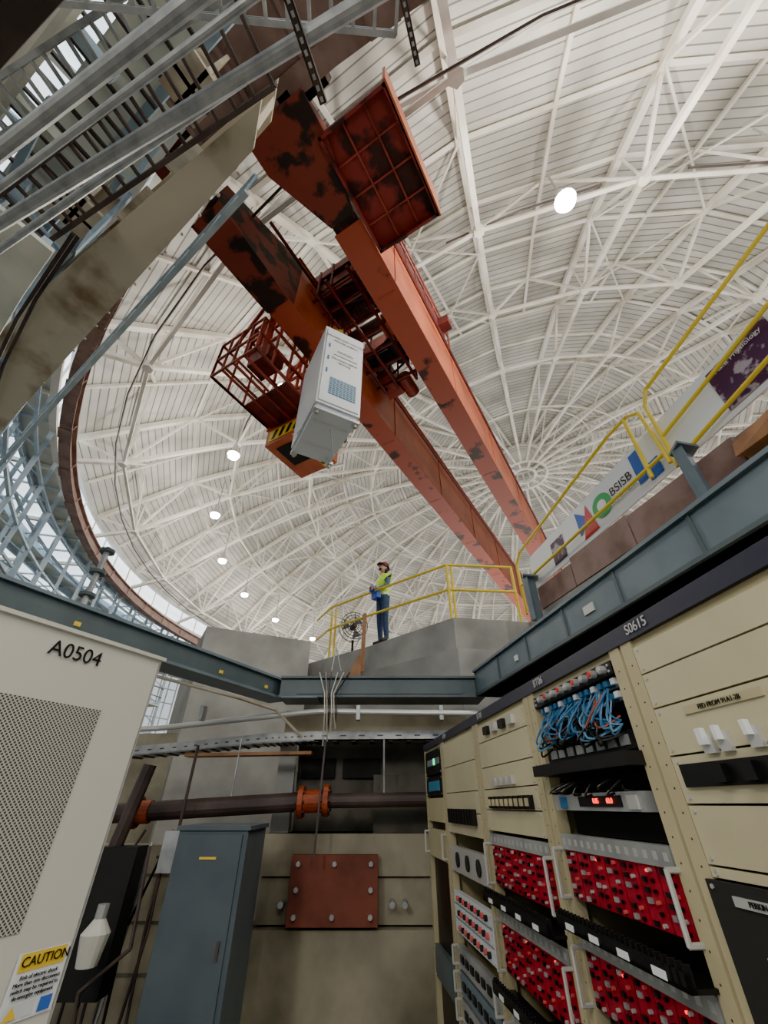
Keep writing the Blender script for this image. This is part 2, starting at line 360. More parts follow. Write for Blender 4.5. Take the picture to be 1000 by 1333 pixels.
mb.ob(T(6.3,-4.0,10.1),tx*.8,nx*.5,Z*.4,'midred');mb.tube(T(6.6,-3.3,10.2),T(7.3,-3.3,10.2),.2,'midred',14)
for i in range(9):
    t=2.6+i*.55;mb.tube(T(t,-1.9,11.0),T(t,-1.9,12.0),.03,'midred',5)
mb.path([T(2.6,-1.9,12),T(7.0,-1.9,12)],.03,'midred');mb.path([T(2.6,-1.9,11.6),T(7.0,-1.9,11.6)],.03,'midred')
mb.build('hoist_trolley',crane)
mb=MB()
def cage(t0,t1,n0,n1,z0,z1,k,nr=3,nb=6,r=.03):
    for z in [z0+(z1-z0)*i/nr for i in range(nr+1)]:
        c=[T(t0,n0,z),T(t1,n0,z),T(t1,n1,z),T(t0,n1,z),T(t0,n0,z)];mb.path(c,r,k,4)
    for i in range(nb+1):
        t=t0+(t1-t0)*i/nb
        for n in (n0,n1): mb.tube(T(t,n,z0),T(t,n,z1),r,k,4)
    for i in range(nb):
        n=n0+(n1-n0)*i/nb
        for t in (t0,t1): mb.tube(T(t,n,z0),T(t,n,z1),r,k,4)
        mb.tube(T(t0,n,z0),T(t1,n,z0),r,k,4)
cage(2.9,4.8,-6.3,-4.9,7.9,9.1,'midred',nr=2,nb=4,r=.035);cage(3.4,4.8,-6.0,-4.9,9.1,10.3,'midred',nr=2,nb=3,r=.045)
mb.ob(T(3.9,-6.3,7.92),tx*.9,nx*1.4,Z*.04,'dkred');mb.ob(T(3.4,-5.9,8.6),tx*.5,nx*.7,Z*.5,'dkred')
for t in (3.1,4.7,6.2): mb.tube(T(t,-4.95,8.0),T(t,-4.95,11.1),.07,'midred',4);mb.tube(T(t,-6.2,9.1),T(t,-4.95,11.1),.05,'midred',4)
mb.build('crane_walkway_cage',crane)
mb=MB()
c0=[T(4.75,-6.3,7.25),T(6.15,-6.3,7.25),T(6.15,-5.1,7.25),T(4.75,-5.1,7.25)]
c1=[p+Z*.55 for p in c0];c2=[p+Z*1.6 for p in c0];c3=[p+Z*1.7 for p in c0]
mb.prism(c0,c1,'redside',kb='redside');mb.prism(c2,c3,'redside')
mb.prism([T(4.9,-6.2,7.8),T(6.0,-6.2,7.8),T(6.0,-5.2,7.8),T(4.9,-5.2,7.8)],[T(4.9,-6.2,8.85),T(6.0,-6.2,8.85),T(6.0,-5.2,8.85),T(4.9,-5.2,8.85)],'dark')
for p,q in zip(c1,c2): mb.tube(p,q,.06,'redside',4)
mb.ob(T(4.95,-6.1,7.235),tx*.7,nx*.55,Z*.012,'dark')
mb.ob(T(5.15,-5.45,7.232),tx*.95,nx*.3,Z*.012,'yellowlab')
for i in range(4): mb.ob(T(5.22+i*.22,-5.43,7.226),tx*.08,nx*.26+tx*.1,Z*.008,'black')
mb.ob(T(4.735,-6.2,7.35),tx*.012,nx*1.0,Z*.35,'yellowlab')
for i in range(4): mb.ob(T(4.728,-6.1+i*.23,7.38),tx*.008,nx*.1,Z*.29+nx*.1,'black')
mb.build('operator_cab',crane)
hc=V(-1.14,5.39,8.12)
mb=MB()
for dx in (-.12,.12): mb.tube(hc+Vector((dx,0,.9)),hc+Vector((dx,0,2.6)),.015,'dark',5)
mb.ob(hc+Vector((-.18,-.12,.6)),(.36,0,0),(0,.24,0),(0,0,.35),'yell')
mb.build('hook_block',crane)
# ---------------------------------------------------------------- hanging cabinet
hcab=empty('hanging_equipment_cabinet')
hh=5.6
P=[Vector((-.213,.826,0))*hh,Vector((-.079,.897,0))*hh,Vector((-.195,1.105,0))*hh,Vector((-.328,1.035,0))*hh]
zb=hh+CAMH;ht=2.5
ex=(P[1]-P[0]);ey=(P[3]-P[0]);exn=ex.normalized();eyn=ey.normalized();W=ex.length;D=ey.length
def C(a,b,z): return P[0]+exn*a+eyn*b+Vector((0,0,zb+z))
mb=MB()
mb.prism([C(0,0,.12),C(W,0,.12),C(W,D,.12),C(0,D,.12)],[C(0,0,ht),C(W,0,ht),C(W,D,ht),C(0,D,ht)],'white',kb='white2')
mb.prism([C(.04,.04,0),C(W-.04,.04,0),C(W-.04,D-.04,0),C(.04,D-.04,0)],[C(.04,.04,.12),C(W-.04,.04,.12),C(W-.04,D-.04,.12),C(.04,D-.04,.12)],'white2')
for a in (.0,W-.12):
    for b in (.0,D-.12):
        mb.ob(C(a,b,-.05),exn*.12,eyn*.12,Z*.06,'alu');mb.tube(C(a+.06,b+.06,-.12),C(a+.06,b+.06,-.04),.035,'galv',10)
mb.ob(C(.1,.3,-.015),exn*(W-.2),eyn*.02,Z*.02,'alu');mb.ob(C(.1,.9,-.015),exn*(W-.2),eyn*.02,Z*.02,'alu')
for b in (.2,.6,1.0): mb.ob(C(W,b,.3),exn*.01,eyn*.3,Z*1.9,'white2')
mb.ob(C(.04,-.02,.18),exn*(W-.08),eyn*.02,Z*(ht-.24),'white')
mb.ob(C(.2,-.026,.42),exn*(W-.32),eyn*.006,Z*.48,'bluegr')
for i in range(9): mb.ob(C(.2,-.032,.45+i*.052),exn*(W-.32),eyn*.006,Z*.010,'white2')
for i in range(7): mb.ob(C(.25+i*.07,-.032,.42),exn*.008,eyn*.006,Z*.48,'white2')
mb.ob(C(.22,-.026,1.62),exn*.5,eyn*.006,Z*.012,'black')
for i in range(3): mb.ob(C(.1,-.03,1.0+.4*i),exn*.03,eyn*.012,Z*.12,'bluegr')
for a,b in ((.1,.1),(W-.1,.1),(.1,D-.1),(W-.1,D-.1)):
    mb.path([C(a,b,ht),C(W/2,D/2,ht+.62)],.018,'yell',6)
mb.path([C(-.02,.2,.0),C(-.04,.5,-.1),C(-.03,.9,.1),C(-.02,D,.5)],.01,'galv',5);mb.path([C(W-.2,D,.1),C(W-.1,D*.7,-.14),C(W*.5,.3,-.1)],.01,'galv',5)
mb.build('cabinet_body',hcab)
for i,(s_,z_) in enumerate([('DANGER HIGH VOLTAGE',2.2),('POWER SUPPLY',2.08),('CAUTION',1.75),('disconnect before',1.5),('servicing',1.4)]):
    text(s_,C(W/2+.03,-.03,z_),exn,Z,.075,'navy',hcab)
# ---------------------------------------------------------------- near tan beam, overhead steel
mb=MB()
def prz(pts,z,th,k): mb.prism([V(x*z,y*z,z) for x,y in pts],[V(x*z,y*z,z+th) for x,y in pts],k)
prz([(-1.60,1.17),(-.246,.224),(-.215,.158),(-1.30,.74)],6.0,.08,'tan')
mb.prism([V(-9.1,6.1,6.08),V(-1.4,1.2,6.08),V(-1.38,1.1,6.08),V(-9.0,5.9,6.08)],[V(-9.1,6.1,7.2),V(-1.4,1.2,7.2),V(-1.38,1.1,7.2),V(-9.0,5.9,7.2)],'tan')
prz([(-1.33,.975),(-.205,.187),(-.18,.132),(-1.08,.617)],7.2,.08,'tan')
for i in range(9):
    k=i/9;p=V(-9.0+7.5*k,6.1-4.8*k,6.08);mb.ob(p,(-.25,-.35,0),(.03,-.02,0),(0,0,1.1),'tan')
for q in range(26):
    k=q/26;p=V(-9.3+7.9*k,6.75-5.4*k,5.985);mb.tube(p,p+Z*.02,.02,'tan',6)
mb.build('tan_support_beam')
mb=MB()
a=V(-10.2,8.0,6.9);b=V(-1.9,2.0,6.9)
for dz in (0,.7): mb.tube(a+Z*dz,b+Z*dz,.055,'ltblue',4)
for i in range(24):
    p=a.lerp(b,i/24);q=a.lerp(b,(i+1)/24);mb.tube(p,p+Z*.7,.03,'ltblue',4);mb.tube(p,q+Z*.7,.025,'ltblue',4)
mb.build('lattice_girder')
def ladder(p0,p1,w,zz,k,n,name,r=.03):
    mb=MB();P0=Vector(p0);P1=Vector(p1);d=(P1-P0).normalized();s_=d.cross(Z)*w
    mb.tube(P0,P1,r,k,4);mb.tube(P0+s_,P1+s_,r,k,4);mb.tube(P0+Z*zz,P1+Z*zz,r,k,4);mb.tube(P0+s_+Z*zz,P1+s_+Z*zz,r,k,4)
    for i in range(n+1):
        p=P0.lerp(P1,i/n);mb.tube(p,p+s_,r*.7,k,4);mb.tube(p,p+Z*zz,r*.6,k,4);mb.tube(p+s_,p+s_+Z*zz,r*.6,k,4)
    return mb.build(name)
ladder(V(-5.6,2.75,5.3),V(-1.0,.75,5.3),.5,.12,'pipe',24,'cable_ladder_tray')
ladder(V(-5.2,1.55,5.7),V(-1.0,.15,5.7),.3,.12,'galv',30,'cable_ladder_tray')
ladder(V(-3.2,.25,5.4),V(.1,.45,5.4),.3,.1,'galv',18,'cable_ladder_tray')
mb=MB()
for p,q,r in [((-3.7,1.2,4.5),(-.9,.05,4.5),.06),((-4.2,1.75,4.5),(.6,-.05,4.5),.055),((-4.0,1.5,4.4),(-.7,.13,4.4),.03),((-4.6,2.1,4.7),(-.7,.45,4.7),.035)]:
    mb.tube(V(*p),V(*q),r,'galv',12)
mb.build('overhead_conduit')
mb=MB()
mb.ob(V(-4,1.0,3.3),(4.0,-1.9,0),(.05,.12,0),(0,0,.3),'pipe')
mb.ob(V(-4,.9,3.3),(4.0,-1.9,0),(.15,.32,0),(0,0,.02),'pipe')
mb.build('dark_steel_beam')
mb=MB()
for (x0,y0,x1,y1,z) in [(-.64,.12,-.45,.66,4.0),(.07,.1,.27,.62,5.2)]:
    p=V(x0,y0,z);q=V(x1,y1,z);d=(q-p);s_=d.cross(Z).normalized()*.05
    mb.ob(p,d,s_,Z*.01,'pipe');mb.ob(p,d,s_*.1,Z*.06,'pipe');mb.ob(p+s_*.9,d,s_*.1,Z*.06,'pipe')
    for i in range(10): mb.ob(p+d*((i+.3)/10)+s_*.3-Z*.002,d*.05,s_*.4,Z*.004,'galv')
mb.build('slotted_channel_strut')
mb=MB()
d1=Vector((.86,-.51,0));s1=Vector((.51,.86,0))
def along(x,y,z,L,w,h,k): mb.ob(V(x,y,z),d1*L,s1*w,Z*h,k)
along(-8.2,3.4,8.0,7.6,.7,.06,'cream');along(-9.5,2.2,8.6,9,.9,.06,'cream')
along(-7.2,3.6,7.6,6.6,.12,.3,'ltblue');along(-7.6,2.6,7.6,7.2,.12,.3,'cream')
for i in range(22):
    o=V(-7.4,2.7,7.45)+d1*(.32*i);mb.ob(o,d1*.04,s1*1.0,Z*.06,'pipe')
along(-5.2,1.1,6.4,5.2,.3,.25,'cream');along(-5.6,1.6,6.7,5.0,.1,.3,'ltblue')
mb.tube(V(-6.2,2.0,6.2),V(-1.9,-.35,6.2),.15,'cream',14)
for x,y in ((-2.15,.75),(-3.9,1.75)):
    mb.ob(V(x,y,5.6),d1*.45,s1*.4,Z*.05,'tan');mb.ob(V(x,y,5.6)+s1*.18,d1*.45,s1*.04,Z*.9,'tan');mb.ob(V(x,y,5.6)+d1*.2,d1*.04,s1*.4,Z*.9,'tan')
for i in range(5):
    o=V(-5.4+1.0*i,1.9-.6*i,6.9);mb.ob(o-s1*1.2,s1*1.5,d1*.1,Z*.2,'cream' if i%2 else 'ltblue')
mb.build('annex_mezzanine_framing')
mb=MB()
mb.tube(V(-4.75,6.07,1.9),V(-4.75,6.07,3.6),.045,'galv',10)
for z in (2.3,2.7,3.1,3.5): mb.tube(V(-4.75,6.07,z),V(-4.75,6.07,z+.05),.12,'slate',12)
mb.tube(V(-4.75,6.07,2.9),V(-5.3,6.3,2.2),.03,'galv',8)
mb.tube(V(-4.75,6.07,-1.65),V(-4.75,6.07,1.9),.05,'galv',8)
mb.build('insulator_standoff')
# ---------------------------------------------------------------- concrete
mb=MB()
def wx(y): return 2.5+.255*(5.8-y)
plan=[(-2.0,9.3),(-.295,7.8),(1.12,6.33),(2.4,6.53),(wx(5.9)+.02,5.9),(wx(-2)+.02,-2),(9,-2),(9,14),(-2,14)]
mb.prism([V(x,y,-1.65) for x,y in plan],[V(x,y,2.45) for x,y in plan],'conc')
plan2=[(-.45,7.45),(1.08,6.0),(2.3,6.2),(2.3,7),(0,9)]
mb.prism([V(x,y,-1.65) for x,y in plan2],[V(x,y,1.86) for x,y in plan2],'conc')
mb.prism([V(-3.05,6.85,-1.65),V(-1.38,7.67,-1.65),V(-1.9,10,-1.65),V(-4.5,9.5,-1.65)],[V(-3.05,6.85,2.5),V(-1.38,7.67,2.5),V(-1.9,10,2.5),V(-4.5,9.5,2.5)],'conc')
mb.prism([V(-5.2,7.3,-1.65),V(-3.05,7.1,-1.65),V(-4.5,9.5,-1.65),V(-6,9,-1.65)],[V(-5.2,7.3,.9),V(-3.05,7.1,.9),V(-4.5,9.5,.9),V(-6,9,.9)],'conc2')
mb.build('concrete_shielding_wall')
mb=MB()
mb.box(-1.25,1.05,5.9,6.0,-1.65,1.0,'concd')
mb.box(-1.32,1.6,5.40,5.9,-1.65,-.96,'conc2');mb.box(-1.25,1.6,5.5,5.9,-.94,-.60,'conc2');mb.box(-1.25,1.6,5.45,5.9,-.585,-.25,'conc2')
mb.box(-1.25,1.6,5.56,5.9,-.97,-.25,'concd')
mb.box(-.12,1.05,5.6,5.9,-.25,.28,'concd')
mb.box(-1.25,1.05,5.75,5.9,.66,.98,'conc2');mb.box(-1.25,-1.05,5.65,5.9,-.25,.66,'conc')
for x0,x1 in ((-1.0,-.6),(-.5,-.04)):
    mb.box(x0,x1,5.84,5.9,.26,.46,'dark')
mb.build('concrete_block_stack')
mb=MB();mb.box(-.92,-.06,5.33,5.40,-.93,-.41,'rustplate')
for x in (-.85,-.49,-.13):
    for z in (-.86,-.67,-.48):
        if x==-.49 and z==-.67: continue
        mb.tube(V(x,5.33,z),V(x,5.30,z),.022,'galv',8)
for x in (-.99,.08,.2): mb.tube(V(x,5.5,-.78),V(x,5.34,-.78),.028,'galv',8)
mb.build('rusted_access_plate')
mb=MB()
mb.tube(V(-2.9,5.2,-.08),V(-.75,5.2,.03),.085,'pipe',16);mb.tube(V(-.75,5.2,.03),V(1.0,5.2,.05),.065,'pipe',16)
for x in (-.86,-.60,-2.55):
    z=-.08+(x+2.9)*.05;mb.tube(V(x-.025,5.2,z),V(x+.025,5.2,z),.14,'orange',18)
    for q in range(8):
        t=q*math.pi/4;mb.tube(V(x-.045,5.2+.115*math.cos(t),z+.115*math.sin(t)),V(x+.045,5.2+.115*math.cos(t),z+.115*math.sin(t)),.012,'pipe',6)
mb.tube(V(-.86,5.2,.025),V(-.6,5.2,.035),.1,'orange',18);mb.tube(V(-2.6,5.2,-.065),V(-2.4,5.2,-.06),.1,'orange',18)
for x in (-1.6,0):mb.tube(V(x,5.2,.02),V(x,5.2,.6),.010,'galv',6)
mb.build('process_pipe')
mb=MB();mb.path([V(-3.6,5.3,.68),V(-2.6,5.3,.72),V(-.95,4.95,.82),V(-.7,4.9,.83),V(1.0,4.85,.80)],.03,'alu',10)
mb.path([V(-2.8,2.3,.93),V(-1.5,4.6,.9),V(-1.2,4.95,.85),V(-.9,5.05,.6)],.014,'tan',8)
for x in (-2.0,-.3,.6): mb.box(x,x+.04,4.84,4.95,.74,.88,'galv')
mb.build('electrical_conduit')
mb=MB();pts=[V(-3.6,5.6,.42),V(-2.4,5.5,.5),V(-1.4,5.35,.57),V(-.8,5.3,.59),V(.9,5.3,.6)]
for a,b in zip(pts[:-1],pts[1:]):
    d=b-a;s_=Vector((0,.28,0));mb.ob(a,d,s_,Z*.015,'galv');mb.ob(a,d,(0,.02,0),Z*.10,'galv');mb.ob(a+s_,d,(0,.02,0),Z*.10,'galv')
    for i in range(8):
        mb.ob(a+d*(i/8)-Z*.01-Vector((0,.006,0)),d*.03,(0,.3,0),Z*.01,'pipe');mb.ob(a+d*((i+.4)/8)-Vector((0,.004,0))+Z*.045,d*.04,(0,.004,0),Z*.012,'pipe')
mb.ob(V(-2.2,5.2,.43),(1.4,-.02,.02),(0,.18,0),(0,0,.03),'wood')
mb.build('cable_tray')
def beam(mb,p,q,z0,z1,wd,k,k2):
    P0=V(p[0],p[1],z0);Q0=V(q[0],q[1],z0);d=Q0-P0;s_=Vector((-d.y,d.x,0)).normalized()*wd
    h=z1-z0;mb.ob(P0,d,s_,Z*.025,k);mb.ob(P0+Z*.025+s_*.1,d,s_*.12,Z*(h-.05),k2);mb.ob(P0+Z*(h-.025),d,s_,Z*.025,k)
mb=MB()
beam(mb,(-3.6,0.0),(-1.13,5.25),1.0,1.22,.3,'slate2','slate')
for q in (.55,.8,.92):
    x=-3.6+2.47*q;y=5.25*q;mb.ob(V(x+.0,y-.03,1.05),(.02,.04,0),(.01,-.005,0),Z*.03,'yellowlab')
beam(mb,(-1.2,4.97),(1.15,4.97),.99,1.22,.45,'slate','slate')
mb.box(-1.0,.9,5.0,5.03,1.03,1.18,'slate');mb.box(-1.15,-.75,4.9,5.3,.97,.985,'slate2')
mb.build('blue_grey_support_beam')
mb=MB()
d=Vector((.63,-3.6,0));p=V(1.07,5.0,1.0);d=d*1.6
s_=Vector((-d.y,d.x,0)).normalized()
mb.ob(p,d,s_*.25,Z*.27,'slate2');mb.ob(p-s_*.03,d,s_*.35,Z*.025,'slate');mb.ob(p-s_*.03+Z*.26,d,s_*.35,Z*.025,'slate2')
for i in range(9): mb.ob(p+d*(i/9)-s_*.012+Z*.02,d*.004,s_*.02,Z*.24,'slate')
mb.ob(p+d*.18-s_*.012+Z*.1,d*.01,s_*.02,Z*.05,'white');mb.ob(p+d*.38-s_*.012+Z*.1,d*.02,s_*.02,Z*.06,'alu')
mb.build('blue_grey_support_beam')
mb=MB();y=6.0
k=0
while y>-1.5:
    L=.85+.25*((k*7)%3);y1=y-L;h=.38+.08*((k*5)%3)/2;o=.03*((k*3)%3)
    mb.prism([V(wx(y)-o,y,2.455),V(wx(y1)-o,y1+.03,2.455),V(wx(y1)+.3,y1+.03,2.455),V(wx(y)+.3,y,2.455)],[V(wx(y)-o,y,2.42+h),V(wx(y1)-o,y1+.03,2.42+h),V(wx(y1)+.3,y1+.03,2.42+h),V(wx(y)+.3,y,2.42+h)],'block')
    y=y1;k+=1
mb.prism([V(wx(2.6)-.25,2.6,2.46),V(wx(1.9)-.25,1.9,2.46),V(wx(1.9),1.9,2.46),V(wx(2.6),2.6,2.46)],[V(wx(2.6)-.2,2.6,2.62),V(wx(1.9)-.25,1.9,2.7),V(wx(1.9),1.9,2.7),V(wx(2.6),2.6,2.62)],'wood')
mb.build('shielding_block_row')
mb=MB()
for y in (3.05,5.95):
    x=wx(y)-.12;mb.ob(V(x-.12,y,2.25),(.04,-.1,0),(.02,.01,0),Z*.72,'slate2');mb.ob(V(x-.12,y,2.25),(.2,.05,0),(.01,-.03,0),Z*.72,'slate2');mb.ob(V(x-.14,y-.14,2.95),(.26,.06,0),(.04,.2,0),Z*.03,'slate2')
mb.build('steel_bracket_post')
ban=empty('exhibit_banner')
def bx(y): return wx(y)+.04
def bz(y,f): 
    k=(5.9-y)/4.0;return (2.85+.2*k)*(1-f)+(3.42+.33*k)*f
mb=MB();ys=[6.1-i*.35 for i in range(20)]
for a,b in zip(ys[:-1],ys[1:]):
    mb.prism([V(bx(a),a,bz(a,0)),V(bx(b),b,bz(b,0)),V(bx(b)+.02,b,bz(b,0)),V(bx(a)+.02,a,bz(a,0))],[V(bx(a),a,bz(a,1)),V(bx(b),b,bz(b,1)),V(bx(b)+.02,b,bz(b,1)),V(bx(a)+.02,a,bz(a,1))],'white')
def bq(y0,y1,f0,f1,k,dx=-.008):
    mb.poly([V(bx(y0)+dx,y0,bz(y0,f0)),V(bx(y1)+dx,y1,bz(y1,f0)),V(bx(y1)+dx,y1,bz(y1,f1)),V(bx(y0)+dx,y0,bz(y0,f1))],k)
bq(5.5,5.2,.12,.75,'purple');bq(2.62,2.0,.1,.9,'purple');bq(1.85,1.2,.1,.9,'purple')
bq(3.75,3.62,.2,.9,'bluep');bq(3.6,3.42,.1,.45,'bluep')
mb.poly([V(bx(4.85)-.008,4.85,bz(4.85,.9)),V(bx(4.85)-.008,4.85,bz(4.85,.25)),V(bx(4.6)-.008,4.6,bz(4.6,.5))],'bluep')
mb.poly([V(bx(4.8)-.009,4.8,bz(4.8,.1)),V(bx(4.5)-.009,4.5,bz(4.5,.1)),V(bx(4.62)-.009,4.62,bz(4.62,.85))],'redc')
mb.poly([V(bx(4.35)-.01,4.35+.17*math.cos(t),bz(4.35,.5)+.17*math.sin(t)) +Vector((-.255*.17*math.cos(t),0,0)) for t in [i*math.pi/12 for i in range(24)]],'green')
mb.poly([V(bx(4.35)-.014,4.35+.08*math.cos(t),bz(4.35,.5)+.08*math.sin(t))+Vector((-.255*.08*math.cos(t),0,0)) for t in [i*math.pi/12 for i in range(24)]],'white')
mb.build('banner_sheet',ban)
bd=Vector((.255,-1,.06));text('BSISB',V(bx(3.98)-.015,3.98,bz(3.98,.55)),bd,Z,.17,'black',ban);text('Plant Physiology',V(bx(2.3)-.02,2.3,bz(2.3,.78)),bd,Z,.075,'white',ban)
text('Sciences Infrared Beamline',V(bx(3.98)-.015,3.98,bz(3.98,.3)),bd,Z,.04,'black',ban)
# ---------------------------------------------------------------- railings
mb=MB();R=.024
g=[(2.3,6.6),(1.12,6.5),(-.1,7.52),(-1.15,8.45),(-1.55,9.2)]
for z in (3.5,3.02): mb.path([V(x,y,z) for x,y in g],R,'yell')
for (x,y) in [(2.3,6.6),(1.12,6.5),(-1.15,8.65),(-1.05,8.56),(1.2,6.52)]: mb.tube(V(x,y,2.45),V(x,y,3.5),R,'yell',8)
mb.build('yellow_safety_railing')
mb=MB()
def rx(y): return wx(y)-.06
mb.path([V(rx(6.3),6.3,2.5),V(rx(6.3),6.3,3.4),V(rx(6.15),6.15,3.55),V(rx(3.8),3.8,3.95),V(rx(3.45),3.45,3.95),V(rx(3.3),3.3,3.85),V(rx(3.25),3.25,3.0)],R,'yell')
mb.path([V(rx(6.3),6.3,3.0),V(rx(3.3),3.3,3.14)],R,'yell')
mb.path([V(rx(3.5),3.5,3.0),V(rx(3.5),3.5,3.95)],R,'yell')
mb.path([V(rx(3.2),3.2,2.9),V(rx(3.2),3.2,3.85),V(rx(3.1),3.1,4.03),V(rx(-.5),-.5,4.7)],R,'yell')
mb.path([V(rx(3.2),3.2,3.33),V(rx(-.5),-.5,4.2)],R,'yell');mb.path([V(rx(3.2),3.2,2.95),V(rx(-.5),-.5,3.75)],R,'yell')
mb.tube(V(rx(.8),.8,2.8),V(rx(.8),.8,4.45),R,'yell',8)
mb.build('yellow_safety_railing')
mb=MB()
fc=V(-.66,8.55,3.1)
n_=Vector((.35,-.93,0));u=n_.cross(Z).normalized()
mb.tube(fc-n_*.08,fc+n_*.08,.06,'dark',12)
for r in (.09,.16,.23,.29):
    c=[fc+n_*.1+(u*math.cos(t)+Z*math.sin(t))*r for t in [i*math.pi/10 for i in range(21)]];mb.path(c,.009,'pipe',4)
    if r==.29:
        c2=[p-n_*.2 for p in c];mb.path(c2,.016,'alu',4)
for i in range(16):
    t=i*math.pi/8;e_=(u*math.cos(t)+Z*math.sin(t))*.29;mb.tube(fc+n_*.11,fc+n_*.1+e_,.006,'pipe',4);mb.tube(fc-n_*.1+e_,fc+n_*.1+e_,.006,'alu',4)
for i in range(3):
    t=i*2.094;a=fc+(u*math.cos(t)+Z*math.sin(t))*.05;b=fc+(u*math.cos(t+.6)+Z*math.sin(t+.6))*.26;c=fc+(u*math.cos(t-.4)+Z*math.sin(t-.4))*.26;mb.poly([a,b,c],'slate2')
mb.tube(fc-Z*.29,V(-.66,8.55,2.5),.025,'dark',8);mb.tube(V(-.66,8.55,2.45),V(-.66,8.55,2.49),.2,'dark',16)
mb.build('pedestal_fan')
mb=MB();mb.ob(V(-.42,7.3,1.86),(.07,0,0),(0,.03,0),(.03,0,1.05),'wood');mb.prism([V(-.75,7.2,1.5),V(-.4,7.2,1.5),V(-.4,7.2,2.2)],[V(-.75,7.25,1.5),V(-.4,7.25,1.5),V(-.4,7.25,2.2)],'wood')
mb.build('wooden_brace')
# ---------------------------------------------------------------- left cabinet
lc=empty('perforated_power_cabinet')
e=Vector((-.430,-.903,0));nn=Vector((-.903,.43,0));o=V(-.84,1.579,0)
def Q(s,z,out=0): return o+e*s-nn*out+Z*z
mb=MB()
mb.prism([Q(0,-1.65),Q(1.1,-1.65),Q(1.1,-1.65,-.8),Q(0,-1.65,-.8)],[Q(0,.44),Q(1.1,.44),Q(1.1,.44,-.8),Q(0,.44,-.8)],'cab')
mb.prism([Q(-.01,.44,.01),Q(1.1,.44,.01),Q(1.1,.44,-.8),Q(-.01,.44,-.8)],[Q(-.01,.452,.01),Q(1.1,.452,.01),Q(1.1,.452,-.8),Q(-.01,.452,-.8)],'cab')
mb.prism([Q(.004,-1.6,.0),Q(.008,-1.6,.0),Q(.008,-1.6,.003),Q(.004,-1.6,.003)],[Q(.004,.43,.0),Q(.008,.43,.0),Q(.008,.43,.003),Q(.004,.43,.003)],'galv')
def pq(s0,s1,z0,z1,k,out): mb.poly([Q(s1,z0,out),Q(s0,z0,out),Q(s0,z1,out),Q(s1,z1,out)],k,[(s1,z0),(s0,z0),(s0,z1),(s1,z1)])
pq(.16,.95,-.26,.245,'perf',.002)
pq(.012,.14,-.42,-.30,'white',.003);pq(.02,.132,-.335,-.302,'yellowlab',.004)
pq(.06,.132,-.415,-.39,'white2',.004);pq(.02,.05,-.415,-.39,'bluep',.005)
mb.poly([Q(.13,-.414,.006),Q(.098,-.414,.006),Q(.114,-.391,.006)],'yellowlab')
mb.build('cabinet_body',lc)
text('A0504',Q(.305,.385,.004),-e,Z,.062,'black',lc)
text('CAUTION',Q(.07,-.318,.006),-e,Z,.026,'black',lc)
for i,s_ in enumerate(['Risk of electric shock','More than one disconnect','switch may be required to','de-energize equipment']): text(s_,Q(.075,-.345-.011*i,.006),-e,Z,.0105,'black',lc)
mb=MB();mb.box(-1.66,-1.10,4.2,4.8,-1.65,-.16,'slate3')
mb.box(-1.68,-1.08,4.18,4.82,-.17,-.14,'slate3');mb.box(-1.62,-1.14,4.185,4.2,-1.6,-.2,'slate3');mb.box(-1.2,-1.18,4.17,4.19,-.9,-.8,'pipe')
mb.box(-1.45,-1.32,4.178,4.19,-.35,-.335,'yellowlab')
mb.build('steel_switchgear_cabinet')
mb=MB()
mb.box(-2.05,-1.85,4.85,5.0,-.5,-.2,'galv');mb.path([V(-1.95,4.9,-.2),V(-1.95,4.9,.5)],.015,'pipe');mb.box(-2.45,-2.15,4.6,4.8,-1.2,-.3,'dark');mb.path([V(-2.4,4.7,-.3),V(-2.3,4.7,.3)],.06,'pipe')
mb.tube(V(-2.15,4.3,-.95),V(-2.15,4.3,-.78),.07,'cab',14,.1);mb.tube(V(-2.15,4.3,-.78),V(-2.15,4.3,-.7),.1,'cab',14,.04);mb.tube(V(-2.15,4.3,-.7),V(-2.15,4.3,-.62),.04,'galv',10)
for i in range(11):
    x=-2.9+i*.09;mb.path([V(x,4.9,-1.6),V(x+.06*math.sin(i*3),4.95,-.9),V(x+.1*math.sin(i),4.95,-.4),V(x+.05,5.0,-.2-.1*(i%3))],.012,['black','pipe','pipe','galv'][i%4],6)
mb.path([V(-2.1,4.4,-1.6),V(-2.2,4.4,-1.1),V(-1.95,4.5,-.9),V(-2.05,4.6,-.3)],.014,'pipe')
mb.box(-2.0,-1.75,3.9,4.1,-1.65,-1.2,'cab');mb.box(-2.75,-2.55,4.7,4.9,-.6,-.35,'slate2')
mb.build('pipework_and_utility_boxes')
mb=MB();mb.box(-3.6,-1.35,5.6,5.85,-1.65,-.35,'conc2')
for z in (-1.3,-.95,-.6): mb.box(-3.6,-1.35,5.585,5.6,z,z+.02,'concd')
for i in range(6): mb.box(-3.4+.4*i,-3.385+.4*i,5.587,5.6,-1.65,-.35,'concd')
mb.build('wall_block_partition')
mb=MB()
for i in range(6):
    x=-.64+.025*i;mb.path([V(-.75+.07*i,4.95,1.25),V(x-.02,4.85,1.0),V(x,4.82,.8),V(x+.02*math.sin(i*2),4.88,.5+.04*i)],.007,['alu','tan','black'][i%3],6)
mb.path([V(-.6,4.85,1.25),V(-.56,4.8,1.5),V(-.5,4.9,1.26)],.008,'alu',6)
mb.ob(V(-.68,5.08,-.42),(.02,0,0),(0,.008,0),(.03,0,1.0),'pipe')
mb.build('cable_bundle')
